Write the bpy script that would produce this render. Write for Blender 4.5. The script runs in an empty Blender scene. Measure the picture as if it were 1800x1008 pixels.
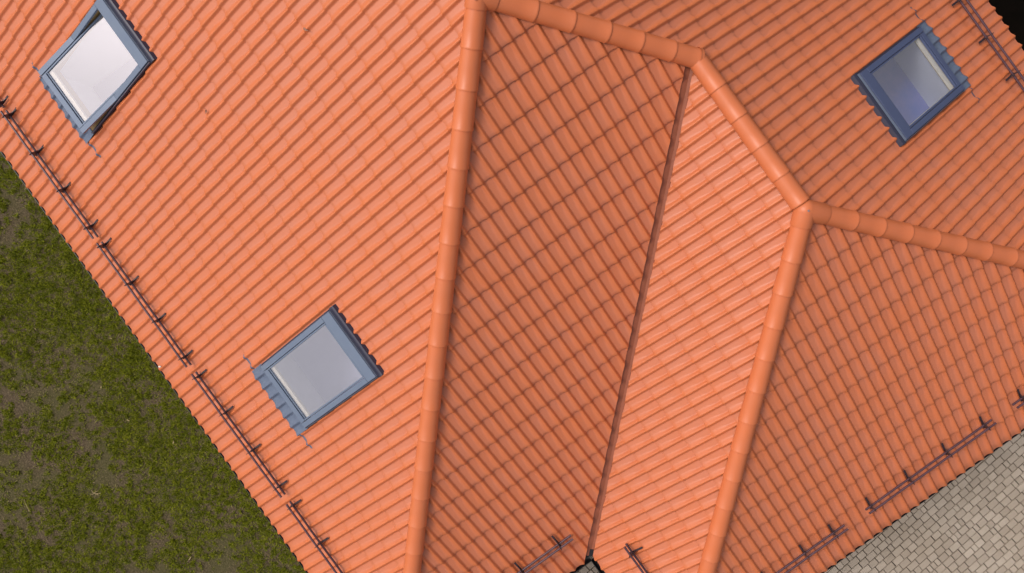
import bpy, bmesh, math, random
import numpy as np
from mathutils import Vector, Matrix, Euler
R = math.radians
SC = bpy.context.scene
COL = SC.collection
random.seed(7); rng = np.random.default_rng(11)

# ------------------------------------------------------------------ measurements
ZE = 3.3                                    # eave height above the ground
W, WG, XD, XB = 5.8628, 4.2513, 7.9943, 6.0347
YW = W - WG                                 # wing ridge line
TH = R(30); T = math.tan(TH)
TB = W*T/XB; TD = WG*T/4.353
THB, THD = math.atan(TB), math.atan(TD)
P0 = Vector((0, 0, W*T + ZE)); V1 = Vector((XB-WG*XB/W, YW, WG*T+ZE)); V2 = Vector((XD-4.353, YW, WG*T+ZE))
XMIN = -8.0

# ------------------------------------------------------------------ camera
cam = bpy.data.cameras.new('camera'); co = bpy.data.objects.new('camera', cam); COL.objects.link(co)
co.location = (2.3992, -1.2531, 12.4103 + ZE); co.rotation_euler = (-0.0145, 0.0065, 0.9453)
cam.sensor_width = 36; cam.lens = 1637.88/1800*36; cam.clip_end = 500; cam.clip_start = .1
SC.camera = co

# ------------------------------------------------------------------ sky, sun, exposure
SUN_EL = R(57); SAZ = (-0.72, -0.69)        # horizontal direction towards the sun
w = bpy.data.worlds.new("World"); SC.world = w; w.use_nodes = True
nt = w.node_tree; nt.nodes.clear()
sky = nt.nodes.new('ShaderNodeTexSky'); sky.sky_type = 'NISHITA'; sky.sun_disc = False
sky.sun_elevation = SUN_EL; sky.sun_rotation = math.atan2(SAZ[0], SAZ[1]); sky.dust_density = 4; sky.air_density = 1.0
bw = nt.nodes.new('ShaderNodeRGBToBW'); mx = nt.nodes.new('ShaderNodeMix'); mx.data_type = 'RGBA'; mx.inputs[0].default_value = .66
tint = nt.nodes.new('ShaderNodeMix'); tint.data_type = 'RGBA'; tint.blend_type = 'MULTIPLY'; tint.inputs[0].default_value = 1
tint.inputs[7].default_value = (1.05, .978, .955, 1)
bg = nt.nodes.new('ShaderNodeBackground'); bg.inputs[1].default_value = .15
ow = nt.nodes.new('ShaderNodeOutputWorld')
L = nt.links.new
L(sky.outputs[0], bw.inputs[0]); L(sky.outputs[0], mx.inputs[6]); L(bw.outputs[0], mx.inputs[7])
L(mx.outputs[2], tint.inputs[6]); L(tint.outputs[2], bg.inputs[0]); L(bg.outputs[0], ow.inputs[0])
sd = bpy.data.lights.new('sun', 'SUN'); sd.energy = 1.05; sd.angle = R(17); sd.color = (1, .96, .91)
so = bpy.data.objects.new('sun', sd); COL.objects.link(so)
tos = Vector((SAZ[0]*math.cos(SUN_EL), SAZ[1]*math.cos(SUN_EL), math.sin(SUN_EL)))
so.rotation_euler = tos.to_track_quat('Z', 'Y').to_euler(); so.location = (-10, -10, 20)
SC.view_settings.view_transform = 'Standard'; SC.view_settings.look = 'None'
SC.view_settings.exposure = 0.18; SC.view_settings.gamma = 1

# ------------------------------------------------------------------ materials
def mat(name, col, rough=.5, metal=0., spec=.5, var=None, scale=3., amt=.5, bump=0., bscale=60., coat=0., rnd=None):
    """var: second colour mixed in by noise. rnd: colour mixed per loose piece."""
    m = bpy.data.materials.new(name); m.use_nodes = True; n = m.node_tree.nodes; l = m.node_tree.links.new
    b = n['Principled BSDF']; b.inputs['Roughness'].default_value = rough; b.inputs['Metallic'].default_value = metal
    b.inputs['Specular IOR Level'].default_value = spec; b.inputs['Coat Weight'].default_value = coat
    b.inputs['Coat Roughness'].default_value = .35
    c = n.new('ShaderNodeRGB'); c.outputs[0].default_value = (*col, 1); out = c.outputs[0]
    tc = n.new('ShaderNodeTexCoord')
    if rnd:
        g = n.new('ShaderNodeNewGeometry'); mr = n.new('ShaderNodeMix'); mr.data_type = 'RGBA'
        l(g.outputs['Random Per Island'], mr.inputs[0]); l(out, mr.inputs[6]); mr.inputs[7].default_value = (*rnd, 1); out = mr.outputs[2]
    if var:
        no = n.new('ShaderNodeTexNoise'); no.inputs['Scale'].default_value = scale; no.inputs['Detail'].default_value = 8
        no.inputs['Roughness'].default_value = .65
        l(tc.outputs['Object'], no.inputs['Vector'])
        rp = n.new('ShaderNodeMapRange'); rp.inputs[1].default_value = .35; rp.inputs[2].default_value = .7; rp.inputs[4].default_value = amt
        l(no.outputs[0], rp.inputs[0]); mr = n.new('ShaderNodeMix'); mr.data_type = 'RGBA'
        l(rp.outputs[0], mr.inputs[0]); l(out, mr.inputs[6]); mr.inputs[7].default_value = (*var, 1); out = mr.outputs[2]
    l(out, b.inputs['Base Color'])
    if bump:
        no = n.new('ShaderNodeTexNoise'); no.inputs['Scale'].default_value = bscale; no.inputs['Detail'].default_value = 4
        l(tc.outputs['Object'], no.inputs['Vector'])
        bp = n.new('ShaderNodeBump'); bp.inputs['Strength'].default_value = bump; bp.inputs['Distance'].default_value = .01
        l(no.outputs[0], bp.inputs['Height']); l(bp.outputs[0], b.inputs['Normal'])
    return m
M = {}
M['tile'] = mat('terracotta_tile', (.62, .164, .050), .43, spec=.5, var=(.57, .168, .064), scale=2.2, amt=.45, bump=.12, bscale=9)
def dusty(m):                                # pinkish film of dust settled in the pans
    n = m.node_tree.nodes; l = m.node_tree.links.new; b = n['Principled BSDF']; src = b.inputs['Base Color'].links[0].from_socket
    at = n.new('ShaderNodeAttribute'); at.attribute_name = 'pan'; tc = n.new('ShaderNodeTexCoord'); no = n.new('ShaderNodeTexNoise'); no.inputs['Scale'].default_value = 2.7
    no.inputs['Detail'].default_value = 7; l(tc.outputs['Object'], no.inputs[0]); mr = n.new('ShaderNodeMapRange'); mr.inputs[1].default_value = .3; mr.inputs[2].default_value = .7; mr.inputs[3].default_value = .45; mr.inputs[4].default_value = 1
    l(no.outputs[0], mr.inputs[0]); mu = n.new('ShaderNodeMath'); mu.operation = 'MULTIPLY'; l(at.outputs['Fac'], mu.inputs[0]); l(mr.outputs[0], mu.inputs[1])
    mx = n.new('ShaderNodeMix'); mx.data_type = 'RGBA'; l(mu.outputs[0], mx.inputs[0]); l(src, mx.inputs[6]); mx.inputs[7].default_value = (.57, .188, .098, 1); l(mx.outputs[2], b.inputs['Base Color'])
dusty(M['tile'])
M['cap'] = mat('terracotta_cap', (.64, .174, .062), .42, spec=.45, var=(.58, .18, .08), scale=4, amt=.4, bump=.08, bscale=7)
M['brown'] = mat('brown_sheet', (.34, .105, .052), .45, var=(.27, .08, .04), scale=6, amt=.7)
M['guard'] = mat('guard_paint', (.075, .032, .042), .33, spec=.55, var=(.12, .065, .085), scale=12, amt=.6)
M['bracket'] = mat('bracket_paint', (.03, .018, .022), .45, var=(.06, .04, .05), scale=14, amt=.5)
M['gutter'] = mat('gutter_paint', (.012, .011, .013), .4)
M['alu'] = mat('grey_blue_cover', (.15, .195, .275), .36, metal=.2, spec=.6, var=(.19, .24, .31), scale=5, amt=.5)
M['alu_deep'] = mat('deep_blue_cover', (.075, .098, .190), .36, metal=.2, spec=.6, var=(.09, .12, .22), scale=5, amt=.5)  # same covers as alu, with a bluer sky reflection painted into the colour
M['navy'] = mat('navy_flashing', (.030, .030, .055), .42, spec=.5, var=(.045, .045, .07), scale=8, amt=.5)
M['lead'] = mat('pleated_apron', (.115, .15, .22), .5, var=(.15, .19, .26), scale=16, amt=.6, bump=.2, bscale=50)
M['wood'] = mat('pine', (.50, .33, .12), .5, var=(.38, .22, .08), scale=30, amt=.6)
M['cream'] = mat('cream_wood', (.74, .66, .50), .5)
M['plaster'] = mat('white_plaster', (.90, .90, .93), .7, var=(.85, .85, .9), scale=2, amt=.5)
M['floor1'] = mat('lilac_cloth', (.70, .70, .88), .7, var=(.62, .62, .82), scale=3, amt=.7)
M['floor3'] = mat('grey_lilac_cloth', (.36, .37, .56), .7, var=(.30, .31, .50), scale=3, amt=.7)
M['floor2'] = mat('blue_rug', (.10, .15, .46), .8, var=(.24, .22, .48), scale=3.5, amt=.9)
M['render'] = mat('wall_render', (.7, .68, .62), .85, bump=.3)
M['dark'] = mat('soffit', (.05, .03, .025), .7)
M['screw'] = mat('zinc', (.25, .27, .3), .4, metal=.6)
M['straw'] = mat('straw', (.42, .33, .16), .7, var=(.3, .22, .1), scale=20, amt=.6)
M['leaf'] = mat('dead_leaf', (.22, .09, .05), .7, var=(.42, .22, .15), scale=60, amt=.8)
M['chip'] = mat('pale_chip', (.7, .62, .55), .7)
M['blade'] = mat('grass_blade', (.080, .112, .004), .6, spec=.12, rnd=(.29, .30, .018), var=(.045, .065, .004), scale=4.3, amt=.6)
M['dead'] = mat('dry_blade', (.16, .12, .05), .7, spec=.2, rnd=(.40, .33, .16))
M['paver'] = mat('concrete_paver', (.36, .305, .24), .85, spec=.3, rnd=(.47, .405, .325), var=(.31, .25, .18), scale=1.1, amt=.55, bump=.35, bscale=90)
M['joint'] = mat('joint_sand', (.035, .026, .018), .9, var=(.06, .045, .03), scale=9, amt=.8)
M['bed'] = mat('dark_mulch', (.0045, .003, .002), .95, spec=.05, var=(.002, .0016, .001), scale=3, amt=.9)  # near-black ground colour beyond the far eave
# pane: sheet glass - mirror of the sky over a see-through tint
def glass(name, fac, tintc):
    m = bpy.data.materials.new(name); m.use_nodes = True; n = m.node_tree.nodes; l = m.node_tree.links.new; n.clear()
    o = n.new('ShaderNodeOutputMaterial'); tr = n.new('ShaderNodeBsdfTransparent'); tr.inputs[0].default_value = (*tintc, 1)
    gl = n.new('ShaderNodeBsdfGlossy'); gl.inputs['Roughness'].default_value = .03; gl.inputs[0].default_value = (.98, .97, 1, 1)
    fr = n.new('ShaderNodeValue'); fr.outputs[0].default_value = fac; mx = n.new('ShaderNodeMixShader')
    l(fr.outputs[0], mx.inputs[0]); l(tr.outputs[0], mx.inputs[1]); l(gl.outputs[0], mx.inputs[2]); l(mx.outputs[0], o.inputs[0])
    return m
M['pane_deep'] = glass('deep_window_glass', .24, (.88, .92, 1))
M['pane'] = glass('window_glass', .42, (.93, .95, .97))
# soil under the grass
def soil():
    m = mat('soil', (.085, .062, .042), .95, spec=.15, bump=.9, bscale=38); n = m.node_tree.nodes; l = m.node_tree.links.new
    b = n['Principled BSDF']; tc = n.new('ShaderNodeTexCoord')
    a = n.new('ShaderNodeTexNoise'); a.inputs['Scale'].default_value = 34; a.inputs['Detail'].default_value = 12; a.inputs['Roughness'].default_value = .75
    c = n.new('ShaderNodeTexNoise'); c.inputs['Scale'].default_value = 1.3; c.inputs['Detail'].default_value = 6
    l(tc.outputs['Object'], a.inputs[0]); l(tc.outputs['Object'], c.inputs[0])
    r1 = n.new('ShaderNodeValToRGB'); e = r1.color_ramp.elements
    e[0].position = .33; e[0].color = (.028, .019, .010, 1); e[1].position = .68; e[1].color = (.20, .152, .095, 1)
    x = r1.color_ramp.elements.new(.5); x.color = (.088, .066, .040, 1)
    r2 = n.new('ShaderNodeValToRGB'); e = r2.color_ramp.elements
    e[0].position = .42; e[0].color = (0, 0, 0, 1); e[1].position = .60; e[1].color = (1, 1, 1, 1)
    mm = n.new('ShaderNodeMix'); mm.data_type = 'RGBA'; mm.inputs[7].default_value = (.06, .072, .012, 1)
    mu = n.new('ShaderNodeMath'); mu.operation = 'MULTIPLY'; mu.inputs[1].default_value = .38
    l(a.outputs[0], r1.inputs[0]); l(c.outputs[0], r2.inputs[0]); l(r2.outputs[0], mu.inputs[0]); l(mu.outputs[0], mm.inputs[0]); l(r1.outputs[0], mm.inputs[6])
    l(mm.outputs[2], b.inputs['Base Color']); return m
M['soil'] = soil()

# ------------------------------------------------------------------ helpers
def link(name, me, m, parent=None):
    me.materials.append(m); o = bpy.data.objects.new(name, me); COL.objects.link(o)
    if parent: o.parent = parent
    return o
def mesh(name, vs, fs, m, parent=None, smooth=False):
    me = bpy.data.meshes.new(name); me.from_pydata([tuple(v) for v in vs], [], fs)
    if smooth: me.shade_smooth()
    return link(name, me, m, parent)
def tag(o, label=None, cat=None, group=None, kind=None):
    if label: o['label'] = label
    if cat: o['category'] = cat
    if group: o['group'] = group
    if kind: o['kind'] = kind
    return o
class MB:
    def __init__(s): s.v = []; s.f = []
    def add(s, vs, fs):
        k = len(s.v); s.v += [Vector(v) for v in vs]; s.f += [tuple(i+k for i in f) for f in fs]
    def hexa(s, p):                          # 8 points, bottom ring then top ring
        s.add(p, [(3,2,1,0), (4,5,6,7), (0,1,5,4), (1,2,6,5), (2,3,7,6), (3,0,4,7)])
    def box(s, fr, u0, u1, s0, s1, n0, n1):
        s.hexa([fr(a, b, c) for c in (n0, n1) for a, b in ((u0,s0),(u1,s0),(u1,s1),(u0,s1))])
    def tube(s, pts, r, seg=10, caps=True):
        pts = [Vector(p) for p in pts]; k = len(s.v); n = len(pts)
        for i, p in enumerate(pts):
            d = (pts[min(i+1,n-1)] - pts[max(i-1,0)]).normalized()
            a = d.cross(Vector((0,0,1)));  a = a.normalized() if a.length > 1e-3 else Vector((1,0,0)); b = d.cross(a)
            s.v += [p + (a*math.cos(t)+b*math.sin(t))*r for t in (2*math.pi*j/seg for j in range(seg))]
        for i in range(n-1):
            for j in range(seg):
                s.f.append((k+i*seg+j, k+i*seg+(j+1)%seg, k+(i+1)*seg+(j+1)%seg, k+(i+1)*seg+j))
        if caps:
            s.f.append(tuple(k+j for j in range(seg))); s.f.append(tuple(k+(n-1)*seg+j for j in reversed(range(seg))))
    def build(s, name, m, parent=None, smooth=False, bevel=0):
        me = bpy.data.meshes.new(name); me.from_pydata([tuple(v) for v in s.v], [], s.f)
        bm = bmesh.new(); bm.from_mesh(me); bmesh.ops.recalc_face_normals(bm, faces=bm.faces)
        if bevel: bmesh.ops.bevel(bm, geom=bm.edges[:], offset=bevel, segments=1, affect='EDGES')
        bm.to_mesh(me); bm.free()
        if smooth: me.shade_smooth(); me.set_sharp_from_angle(angle=R(40))
        return link(name, me, m, parent)

class Frame:                                 # (u along the eave, s up the slope, n off the slope)
    def __init__(s, o, u, h, th):
        s.o = Vector(o); s.u = Vector(u); c, k = math.cos(th), math.sin(th); h = Vector(h)
        s.s = h*c + Vector((0,0,k)); s.n = -h*k + Vector((0,0,c))
    def __call__(s, u, v, n=0): return s.o + s.u*u + s.s*v + s.n*n
FR = {'A': Frame((0,-W,ZE), (1,0,0), (0,1,0), TH), 'C': Frame((0,W-2*WG,ZE), (1,0,0), (0,1,0), TH),
      'E': Frame((0,W,ZE), (1,0,0), (0,-1,0), TH), 'B': Frame((XB,0,ZE), (0,1,0), (-1,0,0), THB),
      'D': Frame((XD,0,ZE), (0,1,0), (-1,0,0), THD)}
JN = {'A': .085, 'C': .143, 'E': .139, 'B': .080, 'D': .097}     # where each roll ends, modulo the pitch
PITCH, COURSE, S0, HROLL, STEP = .15, .353, .37, .034, .021
def sstep(a, b, x):
    t = np.clip((x-a)/(b-a), 0, 1); return t*t*(3-2*t)
def prof(t, f):
    k = sstep(.30, .75, f); a = .28 + .24*k; x = np.clip((t-a)/(.82-a), 0, 1)
    rise = (1-k)*x*x*(3-2*x) + k*np.sin(np.pi/2*x); return rise*(1 - sstep(.72, 1.0, t))
def tile_n(P, u, s):
    t = np.mod((u-JN[P])/PITCH, 1)
    f = np.mod((s-S0)/COURSE, 1)
    return HROLL*prof(t, f) + STEP*(1-f)
TS = np.array([0, .07, .14, .21, .28, .35, .41, .46, .50, .54, .59, .65, .71, .77, .82, .86, .89, .92, .95, .98])

# ------------------------------------------------------------------ the house
house = bpy.data.objects.new('house', None); COL.objects.link(house)
tag(house, 'house under a terracotta metal tile hipped roof with skylights, seen from right above', 'house')

def slope_mesh(P, u0, u1, smax, cuts, holes=()):
    """cuts: list of pieces, each a list of (point, outward normal) clipping planes"""
    fr = FR[P]; ks = np.arange(math.floor((u0-JN[P])/PITCH), math.ceil((u1-JN[P])/PITCH)+1)
    us = (JN[P] + (ks[:,None] + TS[None,:])*PITCH).ravel(); tt = np.tile(TS, len(ks))
    V = []; F = []; n = len(us); cnt = 0
    rows = []
    nc = int(math.ceil((smax-S0)/COURSE))
    for k in range(-1, nc+1):
        sk = S0 + k*COURSE
        fl = [0, .12, .3, .42, .54, .66, .8, 1.0] if k >= 0 else [-S0/COURSE+1-.0, .3, .54, .8, 1.0]
        if k < 0: fl[0] = 1 - S0/COURSE - .0; fl = [max(fl[0], -.05)] + [x for x in fl[1:] if x > fl[0]+.05]
        for i, f in enumerate(fl):
            nn = HROLL*prof(tt, np.full(n, max(f, 0.))) + STEP*(1-f)
            rows.append((k, sk+f*COURSE, nn))
        if i == len(fl)-1:
            pass
    # a small overlap lip hanging from each lower edge
    allrows = []
    last = None
    for (k, s, nn) in rows:
        if last is None or k != last:
            allrows.append((k, s+.002, nn-(.024 if last is not None else .016), True)); last = k
            allrows.append((k, s-.004, nn-(.0004 if P == 'E' else .003), False))
        allrows.append((k, s, nn, False))
    base = np.array(fr.o); U = np.array(fr.u); S = np.array(fr.s); N = np.array(fr.n)
    pan = np.concatenate([1-np.clip(prof(tt, np.full(n, np.mod((s-S0)/COURSE, 1)))*1.15, 0, 1) for (_, s, nn, _) in allrows])
    vs = np.concatenate([base + us[:,None]*U + s*S + nn[:,None]*N for (_, s, nn, _) in allrows])
    fs = []
    idx = np.arange(n-1)
    for r in range(len(allrows)-1):
        if allrows[r+1][0] != allrows[r][0]: continue
        a = r*n+idx; q = np.stack([a, a+1, a+n+1, a+n], 1)
        sc = (allrows[r][1]+allrows[r+1][1])/2; keep = np.ones(n-1, bool)
        uc = (us[:-1]+us[1:])/2
        for (h0, h1, g0, g1) in holes:
            if g0 < sc < g1: keep &= ~((uc > h0) & (uc < h1))
        fs.append(q[keep])
    fs = np.concatenate(fs)
    if P == 'E' : fs = fs[:, ::-1]
    out = bmesh.new()
    me0 = bpy.data.meshes.new('t'); me0.from_pydata(vs.tolist(), [], fs.tolist()); at = me0.attributes.new('pan', 'FLOAT', 'POINT'); at.data.foreach_set('value', pan.astype(np.float32))
    for piece in cuts:
        bm = bmesh.new(); bm.from_mesh(me0)
        for (pt, no) in piece:
            bmesh.ops.bisect_plane(bm, geom=bm.verts[:]+bm.edges[:]+bm.faces[:], plane_co=pt, plane_no=no, clear_outer=True)
        t = bpy.data.meshes.new('p'); bm.to_mesh(t); bm.free(); out.from_mesh(t); bpy.data.meshes.remove(t)
    me = bpy.data.meshes.new('roof_slope'); out.to_mesh(me); out.free(); bpy.data.meshes.remove(me0)
    me.shade_smooth(); me.set_sharp_from_angle(angle=R(50))
    return link('roof_slope', me, M['tile'], house)
def vcut(a, b, keep, off=0.):                # vertical plane through plan points a, b, keeping the side of point keep
    a = Vector((a[0], a[1], 0)); b = Vector((b[0], b[1], 0)); d = (b-a).normalized(); n = Vector((-d.y, d.x, 0))
    if (Vector((keep[0], keep[1], 0))-a).dot(n) > 0: n = -n
    return (a - n*off, n)
A1 = (XB, -W); CC = (XB, W-2*WG); D1 = (XD, W-2*WG); D2 = (XD, W); P = (0, 0); Q1 = (V1.x, V1.y); Q2 = (V2.x, V2.y)
WIN = {'A1': ('A', 1.470), 'A2': ('A', -3.052), 'E': ('E', 2.840)}
WS0, WS1 = 1.585, 3.005
def hole(u): return (u+.03, u+.91, WS0+.03, WS1-.03)
sl = {}
G = .012
sl['A'] = slope_mesh('A', XMIN, XB, 6.85, [[vcut(P, A1, (-3,-3), G), ((XMIN+.02,0,0), Vector((-1,0,0))), ((0,-G,0), Vector((0,1,0)))]], [hole(1.470), hole(-3.052)])
sl['B'] = slope_mesh('B', -W, YW, 7.0, [[vcut(P, A1, (3,-1), G), vcut(P, Q1, (3,-1), G), vcut(Q1, CC, (2,-1), .102)]])
sl['C'] = slope_mesh('C', V1.x, XD, 5.0, [[vcut(Q1, CC, (6,0), -.004), ((0,YW-G,0), Vector((0,1,0))), vcut(Q2, D1, (5,0), G)]])
sl['D'] = slope_mesh('D', W-2*WG, W, 5.1, [[vcut(Q2, D1, (7,2), G), vcut(Q2, D2, (7,2), G)]])
e1 = [((V1.x,0,0), Vector((1,0,0))), ((0,G,0), Vector((0,-1,0))), vcut(P, Q1, (0,3), G), ((XMIN+.02,0,0), Vector((-1,0,0)))]
e2 = [((V1.x,0,0), Vector((-1,0,0))), ((0,YW+G,0), Vector((0,-1,0))), vcut(Q2, D2, (4,5), G)]
sl['E'] = slope_mesh('E', XMIN, XD, 6.85, [e1, e2], [hole(2.840)])
tag(sl['A'], 'large pale-lit slope above the lawn'); tag(sl['B'], 'slope between the long hip and the brown valley')
tag(sl['C'], 'narrow bright slope right of the brown valley'); tag(sl['D'], 'shaded slope above the paving'); tag(sl['E'], 'slope falling to the dark corner')

# roof underside, soffit and walls
mb = MB(); dz = Vector((0,0,-.07))
def und(*pts): mb.add([Vector(p)+dz for p in pts], [tuple(range(len(pts)))])
zz = ZE
def windowed(frm, ua, ub, ucs, smax):        # deck with openings
    ed = [ua] + sorted(x for c in ucs for x in (c+.04, c+.90)) + [ub]
    for i in range(len(ed)-1):
        if i % 2 == 0: mb.add([frm(ed[i],.02,-.05), frm(ed[i+1],.02,-.05), frm(ed[i+1],smax,-.05), frm(ed[i],smax,-.05)], [(0,1,2,3)])
        else:
            mb.add([frm(ed[i],.02,-.05), frm(ed[i+1],.02,-.05), frm(ed[i+1],WS0+.04,-.05), frm(ed[i],WS0+.04,-.05)], [(0,1,2,3)])
            mb.add([frm(ed[i],WS1-.04,-.05), frm(ed[i+1],WS1-.04,-.05), frm(ed[i+1],smax,-.05), frm(ed[i],smax,-.05)], [(0,1,2,3)])
ca = math.cos(TH)
windowed(FR['A'], XMIN, 0, [-3.052], W/ca-.05); windowed(FR['A'], 0, 2.6, [1.470], 3.4)
mb.add([FR['A'](0,3.4,-.05), FR['A'](2.6,3.4,-.05), FR['A'](0,W/ca-.05,-.05)], [(0,1,2)])
mb.add([FR['A'](2.6,.02,-.05), FR['A'](XB,.02,-.05), FR['A'](2.6,3.4,-.05)], [(0,1,2)])
windowed(FR['E'], V1.x, 3.82, [2.840], 4.6); windowed(FR['E'], XMIN, V1.x, [], 4.75)
mb.add([FR['E'](XMIN,4.75,-.05), FR['E'](V1.x,4.75,-.05), FR['E'](0,W/ca-.05,-.05), FR['E'](XMIN,W/ca-.05,-.05)], [(0,1,2,3)])
mb.add([FR['E'](3.82,.02,-.05), FR['E'](XD-.1,.02,-.05), FR['E'](3.82,4.55,-.05)], [(0,1,2)])
und((0,0,P0.z), (V1.x,V1.y,V1.z), (XB,CC[1],ZE), (XB,-W,ZE)); und(V1, V2, (XD,D1[1],ZE), (XB,CC[1],ZE)); und(V2, (XD,W,ZE), (XD,D1[1],ZE))
mb.build('roof_underside', M['dark'], house)
mb = MB(); ov = .5; zt = ZE-.13
ring = [(XMIN+.1,-W+ov), (XB-ov,-W+ov), (XB-ov,CC[1]+ov), (XD-ov,CC[1]+ov), (XD-ov,W-ov), (XMIN+.1,W-ov)]
k = len(ring); mb.add([(x,y,0) for x,y in ring]+[(x,y,zt) for x,y in ring], [(i,(i+1)%k,(i+1)%k+k,i+k) for i in range(k)])
mb.add([(XMIN+.1,-W+ov,zt), (XMIN+.1,0,P0.z-.2), (XMIN+.1,W-ov,zt)], [(0,1,2)])
mb.build('wall', M['render'], house)
mb = MB()
for (x0,y0,x1,y1) in ((XMIN,-W+.02,XB-.02,-W+ov), (XB-ov,-W+ov,XB-.02,CC[1]+.02), (XB-ov,CC[1]+.02,XD-.02,CC[1]+ov), (XD-ov,CC[1]+ov,XD-.02,W-.02), (XMIN,W-ov,XD-ov,W-.02)):
    mb.add([(x0,y0,ZE-.14), (x1,y0,ZE-.14), (x1,y1,ZE-.14), (x0,y1,ZE-.14)], [(0,1,2,3)])
mb.build('soffit', M['dark'], house)

# gutters: half-round troughs
def gutter(a, b, out, rim, r=.062, label=None):
    a = Vector(a); b = Vector(b); out = Vector(out); vs = []; fs = []; n = 12; c = out*(rim-r)
    for e in (a, b):
        for rr in (r, r-.005):
            for j in range(n+1):
                t = math.pi + math.pi*j/n
                vs.append(e + c + out*(math.cos(t)*rr) + Vector((0,0,math.sin(t)*rr-.035)))
    m1 = n+1
    for j in range(n):
        fs += [(j, j+1, 2*m1+j+1, 2*m1+j), (m1+j+1, m1+j, 3*m1+j, 3*m1+j+1)]
    fs += [(0, m1, 3*m1, 2*m1), (n, 2*m1+n, 3*m1+n, m1+n)]
    mb = MB(); mb.add(vs, fs); mb.tube([a+c+out*(r-.002)+Vector((0,0,-.035)), b+c+out*(r-.002)+Vector((0,0,-.035))], .006, 6)
    return mb.build('gutter', M['gutter'], house, smooth=True)
gutter((XMIN,-W,ZE), (XB+.0,-W,ZE), (0,-1,0), .052); gutter((XB,-W,ZE), (XB,CC[1]-.07,ZE), (1,0,0), .072)
gutter((XB+.07,CC[1],ZE), (XD,CC[1],ZE), (0,-1,0), .078); gutter((XD,CC[1],ZE), (XD,W,ZE), (1,0,0), .056); gutter((XMIN,W,ZE), (XD,W,ZE), (0,1,0), .0)

# valley flashing: brown V-shaped sheet
mb = MB(); va = Vector((V1.x, V1.y, V1.z)); vb = Vector((XB, CC[1], ZE)); dv = (vb-va).normalized(); vb = vb+dv*.03
hb = Vector((-1,-1,0)).normalized(); hc = Vector((1,1,0)).normalized()
dB = Vector((-dv.y, dv.x, 0)).normalized()
if dB.dot(hb) < 0: dB = -dB
def onB(p): return Vector((p.x, p.y, ZE + (XB-p.x)*TB))
def onC(p): return Vector((p.x, p.y, ZE + (p.y-(W-2*WG))*T))
up = Vector((0,0,1))
ns = 24; vs = []
for i in range(ns+1):
    p = va.lerp(vb, i/ns)
    vs += [onB(p+dB*.20)-up*.008, onB(p+dB*.035)-up*.008, p+up*.012, onC(p-dB*.012)-up*.006, onC(p-dB*.12)-up*.01]
fs = [(i*5+j, i*5+j+1, i*5+j+6, i*5+j+5) for i in range(ns) for j in range(4)]
mesh('valley_flashing', vs, fs, M['brown'], house)
mb = MB(); q = vb+dv*.0
mb.box(lambda u, s, n: q + dv*u + dB*s + up*n, -.11, .01, -.02, .075, -.0, .014); mb.build('valley_cover', M['gutter'], house, bevel=.003)

# ridge and hip caps
def cap(a, b, r0=.106, r1=.1145, name='ridge_cap', lift=.022, over=.035):
    """one barrel cap from a (upper end) to b (lower end, wider, lapping over the next)"""
    a = Vector(a); b = Vector(b); d = (b-a); ln = d.length; d.normalize(); side = d.cross(up).normalized(); nn = side.cross(d).normalized()
    if nn.z < 0: nn = -nn
    vs = []; n = 22; st = [(-over, r0-.001), (0, r0), (ln*.5, (r0+r1)/2), (ln-.028, r1-.002), (ln-.022, r1+.0015), (ln-.006, r1+.002), (ln, r1), (ln, r1-.007)]
    for (x, r) in st:
        for j in range(n+1):
            t = math.pi*(-.04 + 1.08*j/n)
            vs.append(a + d*x + side*math.cos(t)*r + nn*(math.sin(t)*r*.98 + lift))
    fs = [(i*(n+1)+j, (i+1)*(n+1)+j, (i+1)*(n+1)+j+1, i*(n+1)+j+1) for i in range(len(st)-1) for j in range(n)]
    o = mesh(name, vs, fs, M['cap'], house, smooth=True); o.data.set_sharp_from_angle(angle=R(50)); return o
def run(a, b, joints, r0=.106, r1=.1145, end=None):
    a = Vector(a); b = Vector(b); d = (b-a).normalized(); L_ = (b-a).length; js = list(joints)
    while js[-1] + .405 < L_+.1: js.append(js[-1]+.405)
    for i in range(len(js)-1): cap(a+d*js[i], a+d*js[i+1], r0, r1)
A1v = Vector((XB,-W,ZE)); D1v = Vector((XD,CC[1],ZE)); D2v = Vector((XD,W,ZE)); Cv = Vector((XB,CC[1],ZE))
run(P0, A1v, [.125,.50,.908,1.315,1.722,2.13,2.55,2.955,3.36,3.765,4.18,4.59,5.01,5.42,5.83,6.245,6.65])
run(P0, V1, [.19,.597,1.007,1.41,1.795,2.184,2.52])
run(V1, V2, [.02,.402,.783,1.161,1.545,1.90])
run(V2, D2v, [.12,.255,.637,1.023,1.415,1.821,2.223,2.627,3.035][1:])
run(V2, D1v, [.172,.572,.965,1.368,1.77,2.19,2.603,3.003,3.41,3.818,4.215,4.616])
# main ridge running off to the far gable
x = -.12
while x > XMIN+.45: cap((x-.40,0,P0.z), (x,0,P0.z), .106, .112); x -= .40
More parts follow.
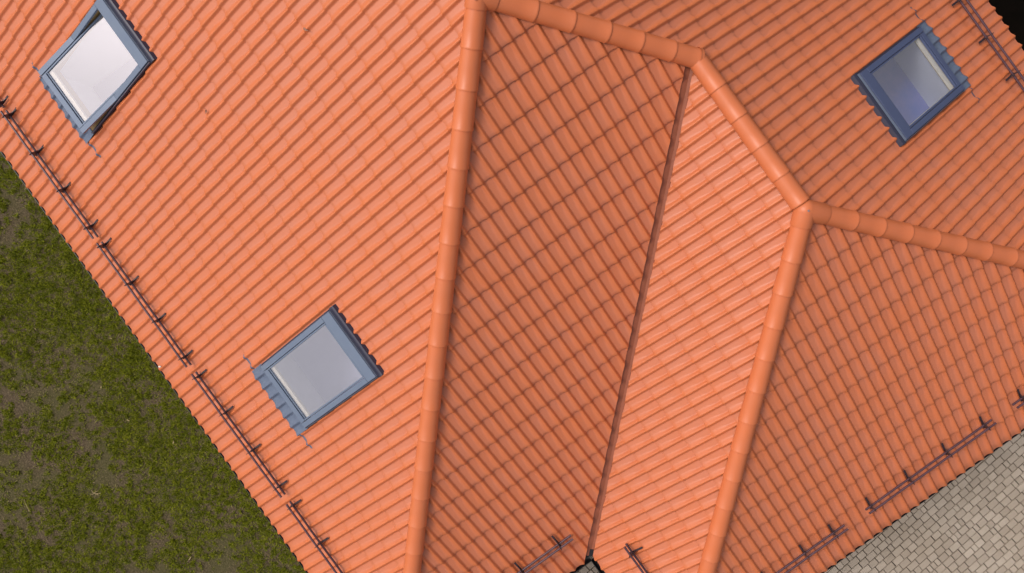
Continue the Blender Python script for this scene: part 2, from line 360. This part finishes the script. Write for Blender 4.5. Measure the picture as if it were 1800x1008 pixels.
# moulded three-way caps
def hub(c, dirs, name, r=.118, lens=(.2,.2,.2), lift=.022):
    """three barrel arms meeting in a rounded shell"""
    mb = MB(); c = Vector(c)
    for d, ln in zip(dirs, lens):
        d = Vector(d).normalized(); side = d.cross(up).normalized(); nn = side.cross(d).normalized()
        if nn.z < 0: nn = -nn
        n = 22; k = len(mb.v); st = [(0, r), (ln-.01, r), (ln, r-.003), (ln, r-.012)]
        for (x_, rr) in st:
            mb.v += [c + d*x_ + side*math.cos(t)*rr + nn*math.sin(t)*rr + up*lift for t in (math.pi*(-.05+1.1*j/n) for j in range(n+1))]
        mb.f += [(k+i*(n+1)+j, k+(i+1)*(n+1)+j, k+(i+1)*(n+1)+j+1, k+i*(n+1)+j+1) for i in range(len(st)-1) for j in range(n)]
    n, m_ = 28, 12; k = len(mb.v)                # rounded shell over the meeting point
    for i in range(m_+1):
        ph = math.pi*.62*i/m_
        for j in range(n): mb.v.append(c + Vector((math.sin(ph)*math.cos(2*math.pi*j/n)*(r+.001), math.sin(ph)*math.sin(2*math.pi*j/n)*(r+.001), math.cos(ph)*(r+.001)+lift)))
    mb.f += [(k+i*n+j, k+i*n+(j+1)%n, k+(i+1)*n+(j+1)%n, k+(i+1)*n+j) for i in range(m_) for j in range(n)]
    return mb.build(name, M['cap'], house, smooth=True)
hub(P0, [A1v-P0, V1-P0, (-1,0,0)], 'hip_hub', lens=(.13,.19,.12)); tag(bpy.data.objects['hip_hub'], 'three-way cap at the top of the long hip')
h2 = hub(V2, [D1v-V2, D2v-V2, (-1,0,0)], 'hip_hub', r=.119, lens=(.175,.25,.03)); tag(h2, 'rounded three-way cap over the wing end')
# rounded end of the hip that stops on the lower ridge
mb = MB(); n = 22; d = (V1-P0).normalized(); side = d.cross(up).normalized(); nn = side.cross(d); nn = nn if nn.z > 0 else -nn; c = P0 + d*2.47
r = .118
for i in range(9):
    ph = math.pi/2*i/8
    for j in range(n+1):
        t = math.pi*(-.04+1.08*j/n); mb.v.append(c + d*(math.sin(ph)*r*.75) + (side*math.cos(t) + nn*math.sin(t))*r*math.cos(ph)**.6 + nn*.022)
mb.f += [(i*(n+1)+j, (i+1)*(n+1)+j, (i+1)*(n+1)+j+1, i*(n+1)+j+1) for i in range(8) for j in range(n)]
tag(mb.build('end_cap', M['cap'], house, smooth=True), 'rounded end cap of the short hip')
for c in (P0+Vector((.05,-.06,.135)), V2+Vector((.015,-.01,.14))):
    mb = MB(); mb.tube([c, c+Vector((0,0,.008))], .011, 8); mb.build('screw', M['screw'], house)

# ------------------------------------------------------------------ snow guards
def guard(P, u0, u1, feet, label=None):
    fr = FR[P]; s1, n1, s2, n2 = .582, .150, .578, .070
    mb = MB()
    for (s, n_) in ((s1, n1), (s2, n2)):
        pts = [fr(u0 + (u1-u0)*i/8, s, n_ + .0015*math.sin(i*2.1+u0)) for i in range(9)]; mb.tube(pts, .0148, 10)
    g = mb.build('snow_guard', M['guard'], house, smooth=True)
    if label: tag(g, label)
    for u in feet:
        mb = MB(); t = .0035
        mb.box(fr, u-.013, u+.013, .50, .735, .043, .049)                   # strap under the upper course
        prof_ = [(.50,.049), (.70,.049), (.64,.075), (.607,.175), (.557,.178), (.545,.12)]
        vs = [fr(u-t, s, n_) for s, n_ in prof_] + [fr(u+t, s, n_) for s, n_ in prof_]; k = len(prof_)
        mb.add(vs, [tuple(range(k)), tuple(reversed(range(k, 2*k)))] + [(i, (i+1)%k, (i+1)%k+k, i+k) for i in range(k)])
        mb.build('bracket', M['bracket'], g)
gA = [(-5.46,-3.46,[-5.3,-4.7,-4.1,-3.6]), (-3.16,-1.13,[-3.111-.6,-3.111,-2.517,-1.928,-1.334][1:]), (-1.09,.88,[-1.04,-.439,.156,.745]), (.99,2.96,[1.054,1.64,2.244,2.83]), (3.07,5.05,[3.136,3.742,4.34,4.94])]
gA[0] = (-5.22,-3.24,[-5.0,-4.4,-3.8,-3.3])
gA[1] = (-3.19,-1.17,[-3.111,-2.517,-1.928,-1.334])
labs = ['snow guard out beyond the open skylight', 'snow guard nearest the open skylight', 'snow guard between the two skylights of the big slope', 'snow guard just below the closed skylight', 'snow guard at the bottom end of the row above the lawn']
for (a, b, f), lb in zip(gA, labs): guard('A', a, b, f, lb)
guard('B', -5.2, -2.69, [-5.29+.15,-4.69,-4.09,-3.484,-2.889], 'snow guard left of the inner corner')
guard('C', 6.07, 7.3, [6.215,6.82,7.2], 'snow guard right of the inner corner')
guard('D', -1.95, .265, [-1.58,-.97,-.365,.092], 'snow guard with droppings, low on the shaded slope'); guard('D', .60, 2.60, [.686,1.291,1.887,2.484], 'long snow guard above the paving')
guard('D', 2.93, 4.9, [3.081,3.68,4.28,4.8], 'snow guard cut off by the right edge')
guard('E', .2, 2.2, [.5,1.1,1.7,2.1]); guard('E', 2.35, 4.78, [2.876,3.467,4.057,4.65], 'snow guard along the dark corner eave')

# ------------------------------------------------------------------ skylights
def surf(P, us, ss, off, name, m, parent):
    fr = FR[P]; vs = []; 
    for s in ss:
        nn = tile_n(P, us, np.full(len(us), s)); vs += [fr(float(u), s, float(a)+off) for u, a in zip(us, nn)]
    n = len(us); fs = [(i*n+j, i*n+j+1, (i+1)*n+j+1, (i+1)*n+j) for i in range(len(ss)-1) for j in range(n-1)]
    return vs, fs
def skylight(key, ang, label, floor, alu='alu'):
    P, u0 = WIN[key]; fr = FR[P]; u1 = u0+.94; top = .092; piv = 2.27
    # moving part turns about the pivot
    ca_, sa = math.cos(ang), math.sin(ang)
    def mv(u, s, n):
        ds, dn = s-piv, n-.06
        return fr(u, piv + ds*ca_ + dn*sa, .06 - ds*sa + dn*ca_)
    cw, cwt, cwb = .068, .145, .105                  # cover widths
    sky_ = MB()
    sky_.box(fr, u0, u1, WS1-cwt, WS1, .055, top)                       # hood
    smid = piv if ang else WS0
    sky_.box(fr, u0, u0+cw, smid, WS1-cwt-.001, .055, top); sky_.box(fr, u1-cw, u1, smid, WS1-cwt-.001, .055, top)
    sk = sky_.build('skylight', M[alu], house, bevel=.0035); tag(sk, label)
    mb = MB()                                                            # moving covers and sash
    if ang:
        mb.box(mv, u0, u0+cw, WS0, smid-.004, .057, top+.001); mb.box(mv, u1-cw, u1, WS0, smid-.004, .057, top+.001)
    a, b = u0+cw+.006, u1-cw-.006
    mb.box(mv, a, b, WS0-.0, WS0+cwb-.03, .05, top-.006)
    mb.box(mv, a, a+.020, WS0+cwb-.0305, WS1-cwt-.006, .05, top-.008); mb.box(mv, b-.020, b, WS0+cwb-.0305, WS1-cwt-.006, .05, top-.008)
    mb.box(mv, a+.02, b-.02, WS1-cwt-.03, WS1-cwt-.0065, .05, top-.009)
    mb.box(mv, a+.02, b-.02, WS0+cwb-.018, WS0+cwb-.002, .05, top-.012)
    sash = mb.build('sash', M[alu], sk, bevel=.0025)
    mb = MB()
    mb.add([mv(a+.0195, WS0+cwb-.002, .068), mv(b-.0195, WS0+cwb-.002, .068), mv(b-.0195, WS1-cwt-.028, .068), mv(a+.0195, WS1-cwt-.028, .068)], [(0,1,2,3)])
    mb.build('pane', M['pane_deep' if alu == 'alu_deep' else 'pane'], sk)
    mb = MB()                                                            # pale wooden inner bars below the glass
    mb.box(mv, a+.014, b-.014, WS0+cwb-.0, WS0+cwb+.045, .015, .048)
    mb.box(mv, a, a+.018, WS0+cwb-.02, WS1-cwt-.03, .0, .049); mb.box(mv, b-.018, b, WS0+cwb-.02, WS1-cwt-.03, .0, .049)
    mb.box(mv, a, b, WS1-cwt-.028, WS1-cwt+.0, .0, .0495)
    mb.build('sash_wood', M['cream'], sk)
    mb = MB()                                                            # fixed pine frame
    mb.box(fr, u0+.006, u0+.055, WS0+.006, WS1-.006, -.06, .054); mb.box(fr, u1-.055, u1-.006, WS0+.006, WS1-.006, -.06, .054)
    mb.box(fr, u0+.055, u1-.055, WS0+.006, WS0+.05, -.06, .0535 if not ang else .045); mb.box(fr, u0+.055, u1-.055, WS1-.06, WS1-.006, -.06, .0535)
    mb.build('frame', M['wood'], sk)
    mb = MB()                                                            # navy side and top flashing
    mb.box(fr, u0-.022, u0-.002, WS0-.01, WS1+.001, .0, .052); mb.box(fr, u1+.002, u1+.022, WS0-.01, WS1+.001, .0, .052)
    mb.box(fr, u0-.012, u0+.004, WS0-.005, WS1-.01, .052, .072); mb.box(fr, u1-.004, u1+.012, WS0-.005, WS1-.01, .052, .072)
    us = np.linspace(u0-.028, u1+.028, 60)
    vs = []
    for s, h_ in ((WS1-.002, .056), (WS1+.045, .056), (WS1+.066, .050), (WS1+.086, .005)): vs += [fr(float(x_), s, h_) for x_ in us]
    mb.add(vs, [(i*60+j, i*60+j+1, (i+1)*60+j+1, (i+1)*60+j) for i in range(3) for j in range(59)])
    mb.box(fr, u0-.004, u1+.004, WS1+.003, WS1+.008, .05, .083)
    mb.build('flashing', M['navy'], sk)
    mb = MB(); mb.box(fr, u0-.004, u1+.004, WS1+.0085, WS1+.013, .05, .085); mb.box(fr, u1+.0125, u1+.016, WS0, WS1+.01, .05, .078)
    mb.build('rim', M['alu'], sk)
    # pleated apron with tails running along the course
    us = np.arange(u0-.030, u1+.0301, .006); ss = [1.352, 1.36, 1.385, 1.41, 1.45, 1.50, 1.55, 1.60]
    fr_ = FR[P]; vs = []
    for s in ss:
        nn = HROLL*prof(np.mod((us-JN[P])/PITCH, 1), np.full(len(us), .05)) + .016
        k = 1 if s < 1.5 else max(0., 1-(s-1.5)/.08)
        vs += [fr(float(x_), s, float(a_)*k + (1-k)*.045 + .015 - (.008 if s < 1.355 else 0)) for x_, a_ in zip(us, nn)]
    n = len(us); mb = MB(); mb.add(vs, [(i*n+j, i*n+j+1, (i+1)*n+j+1, (i+1)*n+j) for i in range(len(ss)-1) for j in range(n-1)])
    sk_ = S0+3*COURSE
    for (x0, x1) in ((u0-.262, u0-.029), (u1+.029, u1+.262)):
        tu = np.arange(x0, x1+.001, .006); vs = []
        for s, dn in ((sk_-.047, .0), (sk_-.042, .010), (sk_-.004, .014)):
            nn = tile_n(P, tu, np.full(len(tu), sk_-.01)); vs += [fr(float(x_), s, float(a_)+dn) for x_, a_ in zip(tu, nn)]
        n = len(tu); mb.add(vs, [(i*n+j, i*n+j+1, (i+1)*n+j+1, (i+1)*n+j) for i in range(2) for j in range(n-1)])
    ap = mb.build('apron', M['lead'], sk); ap.data.shade_smooth()
    # white lined shaft and the floor seen at its foot
    e_ = -.05 if ang else .35; q_ = -.0 if ang else -.065
    o4 = [fr(u0-e_, WS0+.045, q_), fr(u1+e_, WS0+.045, q_), fr(u1+e_, WS1-.055, q_), fr(u0-e_, WS1-.055, q_)]
    zf = o4[0].z - (.70 if key == 'E' else 1.0); b4 = [Vector((p.x, p.y, zf)) for p in o4]
    mesh('lining', o4+b4, [(0,1,5,4), (1,2,6,5), (2,3,7,6), (3,0,4,7)], M['plaster'], sk)
    mesh('blind', b4, [(0,1,2,3)], floor, sk)
    return sk
skylight('A1', 0, 'closed skylight low on the big slope, grey-blue covers', M['floor1'])
skylight('A2', R(10.5), 'open skylight with its sash tilted out, top left', M['floor3'])
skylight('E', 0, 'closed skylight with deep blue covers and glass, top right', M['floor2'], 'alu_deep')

# ------------------------------------------------------------------ ground, lawn, paving, dark ground
def sheet(name, x0, y0, x1, y1, z, m, lab):
    o = mesh(name, [(x0,y0,z), (x1,y0,z), (x1,y1,z), (x0,y1,z)], [(0,1,2,3)], m); return tag(o, lab, 'ground', kind='structure')
sheet('lawn', -150, -150, 150, 150, 0, M['soil'], 'patchy lawn of bare brown soil left of the house')
sheet('paving_bed', 5.0, -9, 16, 9.5, .02, M['joint'], 'dark joints between the paving stones')
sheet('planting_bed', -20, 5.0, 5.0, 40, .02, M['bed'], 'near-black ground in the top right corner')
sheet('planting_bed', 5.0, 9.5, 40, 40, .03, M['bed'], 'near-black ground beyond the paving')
# the dark ground reaches the corner of the photo beyond the far eave
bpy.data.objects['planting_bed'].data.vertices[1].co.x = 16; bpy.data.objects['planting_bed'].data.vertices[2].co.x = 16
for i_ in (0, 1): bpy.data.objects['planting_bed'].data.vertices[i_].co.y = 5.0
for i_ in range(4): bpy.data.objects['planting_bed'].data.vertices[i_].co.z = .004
b0 = bpy.data.objects['paving_bed'].data
# pavers
def pavers():
    V = []; F = []; rot = R(6.2); c, s_ = math.cos(rot), math.sin(rot); rr = random.Random(4)
    h = .117; J = .0062
    for i in range(-70, 80):
        x0 = i*h; y = -12 + rr.random()*.3
        hx = h
        while y < 12:
            ln = rr.choice([.085, .115, .155, .185, .195, .195, .18, .165]); y1 = y+ln
            cx, cy = x0+h/2, (y+y1)/2; wx, wy = 8.0 + cx*c - cy*s_, cx*s_ + cy*c
            if 5.1 < wx < 15 and -8.8 < wy < 9.3 and not (wx < 7.3 and wy > -2.2):
                z = .075 + rr.uniform(-.0025, .0025); tx, ty = rr.uniform(-.012,.012), rr.uniform(-.012,.012); a = rr.uniform(-.010,.010); ox, oy = rr.uniform(-.002,.002), rr.uniform(-.002,.002)
                hxw, hyw = h/2-J*rr.uniform(.6,1.2), ln/2-J*rr.uniform(.6,1.2); k = len(V)
                for (dd, zz_) in ((0, -.045), (0, -.006), (.0055, 0)):
                    for (sx, sy) in ((-1,-1), (1,-1), (1,1), (-1,1)):
                        px = sx*(hxw-dd); py = sy*(hyw-dd); qx = cx+ox+px-a*py; qy = cy+oy+py+a*px
                        V.append((8.0+qx*c-qy*s_, qx*s_+qy*c, z+zz_+tx*px+ty*py))
                for r_ in (0, 4):
                    for j in range(4): F.append((k+r_+j, k+r_+(j+1)%4, k+r_+4+(j+1)%4, k+r_+4+j))
                F.append((k+8, k+9, k+10, k+11))
            y = y1
    return V, F
V, F = pavers(); tag(mesh('paving', V, F, M['paver']), 'beige-grey concrete paving stones in staggered rows', 'paving', kind='structure')

# grass: short blades in patches over the soil
def vnoise(x, y, sc, seed):
    r = np.random.default_rng(seed).random((64, 64)); X = x*sc+100; Y = y*sc+100; xi = np.floor(X).astype(int); yi = np.floor(Y).astype(int)
    fx = X-xi; fy = Y-yi; fx = fx*fx*(3-2*fx); fy = fy*fy*(3-2*fy); g = lambda a, b: r[a % 64, b % 64]
    return (g(xi,yi)*(1-fx)+g(xi+1,yi)*fx)*(1-fy) + (g(xi,yi+1)*(1-fx)+g(xi+1,yi+1)*fx)*fy
def blades(n, thr, lmin, lmax, wd, name, m, seed, lift=.0, region=(-6.2,-11.8,6.2,-5.3), clump=0):
    g = np.random.default_rng(seed); x = g.uniform(region[0], region[2], n); y = g.uniform(region[1], region[3], n)
    d = .42*vnoise(x,y,.55,1) + .33*vnoise(x,y,1.7,2) + .25*vnoise(x,y,5.5,3)
    d = d - .035*np.clip(-y-W-1.6, -1, 3) + .045 + .34*(vnoise(x,y,17.,7)-.5) + .16*(vnoise(x,y,41.,8)-.5); p = np.clip((d-thr)/.15, 0, 1); keep = g.random(n) < p
    x, y, d = x[keep], y[keep], d[keep]; n = len(x)
    if clump and n:                            # tufts: blades fan out of shared roots
        m_ = n//clump; ci = g.integers(0, m_, n); x = x[:m_][ci] + g.normal(0, .017, n)*(.5+g.random(m_)[ci]); y = y[:m_][ci] + g.normal(0, .017, n)*(.5+g.random(m_)[ci])
        tall = (.35 + 1.1*g.random(m_)**1.5)[ci]
    if 0:
        qx = np.round(x*clump)/clump; qy = np.round(y*clump)/clump; x = qx+(x-qx)*.55+.02*vnoise(x,y,9,5); y = qy+(y-qy)*.55+.02*vnoise(y,x,9,6)
    a = g.uniform(0, 2*np.pi, n); ln = g.uniform(lmin, lmax, n); tilt = g.uniform(.15, 1.35, n); w_ = wd*g.uniform(.6, 1.3, n)
    dx, dy = np.cos(a), np.sin(a); ln = ln*(tall if clump else 1); hx = np.sin(tilt)*ln; hz = np.cos(tilt)*ln
    b = np.stack([x, y, np.full(n, lift)], 1); side = np.stack([-dy, dx, np.zeros(n)], 1)*w_[:,None]
    midp = b + np.stack([dx*hx*.45, dy*hx*.45, hz*.65], 1); tip = b + np.stack([dx*hx, dy*hx, hz], 1)
    vs = np.stack([b-side*.7, b+side*.7, midp+side, midp-side, tip], 1).reshape(-1, 3)
    me = bpy.data.meshes.new(name); me.vertices.add(n*5); me.vertices.foreach_set('co', vs.ravel().astype(np.float32))
    k = np.arange(n)[:,None]*5; q = k + np.array([[0,1,2,3]]); t = k + np.array([[3,2,4]])
    loops = np.concatenate([q, t], 1).ravel(); me.loops.add(len(loops)); me.loops.foreach_set('vertex_index', loops.astype(np.int32))
    me.polygons.add(n*2); st = (np.arange(n)[:,None]*7 + np.array([[0,4]])).ravel(); me.polygons.foreach_set('loop_start', st.astype(np.int32))
    me.update(calc_edges=True); me.validate(); return link(name, me, m)
tag(blades(600000, .33, .022, .080, .0042, 'grass', M['blade'], 5, clump=22), 'short mossy green grass in patches on the soil', 'grass', kind='stuff')
tag(blades(80000, .22, .014, .05, .0022, 'dry_grass', M['dead'], 6, lift=.004), 'dry straw-coloured blades scattered through the grass', 'dry grass', kind='stuff')

tag(blades(230000, .33, .015, .045, .0036, 'moss', M['blade'], 9), 'low green moss and young grass between the tufts', 'moss', kind='stuff')
# ------------------------------------------------------------------ loose bits
def ray(px, py, z):                          # where the photo point meets height z
    e = Euler(co.rotation_euler).to_matrix(); d = e @ Vector(((px-900)/1637.88, -(py-504)/1637.88, -1)); o = Vector(co.location)
    return o + d*((z-o.z)/d.z)
def stalks(px, py, items, name, label, cat, group=None):
    c = ray(px, py, .03); mb = MB()
    for (dx, dy, a, ln, r_) in items:
        p = Vector((dx, dy, 0)); q = Vector((math.cos(a), math.sin(a), .12))*ln
        mb.tube([p-q/2, p+q*.1+Vector((0,0,.006)), p+q/2], r_, 6)
    o = mb.build(name, M['straw'], smooth=True); o.location = c; return tag(o, label, cat, group)
stalks(168, 868, [(0,0,.6,.11,.005), (.02,.03,1.0,.10,.004), (-.02,.01,1.5,.09,.004), (-.05,-.02,.2,.08,.003), (.03,-.03,2.2,.07,.003), (-.03,-.06,.9,.06,.003)], 'straw_tuft', 'pale dry straw tuft lying alone in the middle of the lawn', 'straw')
stalks(47, 889, [(0,0,-.15,.22,.0045)], 'dry_stalk', 'single long dry stalk at the lower left of the lawn', 'stalk')
stalks(334, 982, [(0,0,1.9,.075,.008)], 'wood_chip', 'pale split wood chip near the bottom edge of the lawn', 'wood chip')
def leaf(loc, s, rot, m, name, label, cat, nrm=None, group=None):
    mb = MB(); n = 9; vs = [Vector((0,0,.004))]
    for i in range(n):
        t = 2*math.pi*i/n; rr = s*(.55+.45*abs(math.cos(t)))*(1+.15*math.sin(3*t)); vs.append(Vector((rr*math.cos(t), rr*.6*math.sin(t), .006*math.sin(2*t)+.008)))
    top = [(0, i+1, (i+1) % n+1) for i in range(n)]; k = len(vs)
    mb.add(vs + [v-Vector((0,0,.003)) for v in vs], top + [tuple(k+i for i in reversed(f)) for f in top] + [(i+1, (i+1)%n+1, (i+1)%n+1+k, i+1+k) for i in range(n)])
    mb.tube([(s*.5,0,.006), (s*1.3,.2*s,.014), (s*1.7,.5*s,.03)], .0025, 5)
    o = mb.build(name, m, smooth=True); o.location = loc; o.rotation_euler = (nrm or Vector((0,0,1))).to_track_quat('Z','Y').to_euler(); o.rotation_euler.rotate_axis('Z', rot)
    return tag(o, label, cat, group)
A_ = FR['A']
leaf(A_(-1.003, 4.99, .045), .032, .5, M['leaf'], 'dead_leaf', 'curled brown dead leaf on the big slope near its top edge', 'leaf', A_.n, 'dead leaves on the big slope')
leaf(A_(-1.212, 3.24, .045), .026, 2.1, M['leaf'], 'dead_leaf', 'small brown dead leaf on the tiles right of the open skylight', 'leaf', A_.n, 'dead leaves on the big slope')
leaf(A_(.62, .06, .05), .028, 1.1, M['chip'], 'pale_flake', 'whitish flake lying on the tile edge above the lawn', 'flake', A_.n)
for (px, py, s, lb) in ((225,739,.022,'yellowish fallen leaf beside the roof edge in mid lawn'), (305,778,.024,'round pale leaf at the edge of the bottom lawn under the eave'), (178,681,.02,'small yellow leaf in the middle of the lawn'),
                        (195,595,.02,'pale curled leaf between the roof edge and the lawn middle'), (62,578,.018,'pale fallen leaf at the left of the lawn')):
    leaf(ray(px, py, .04), s, px*.1, M['straw'], 'fallen_leaf', lb, 'leaf', None, 'fallen leaves on the lawn')
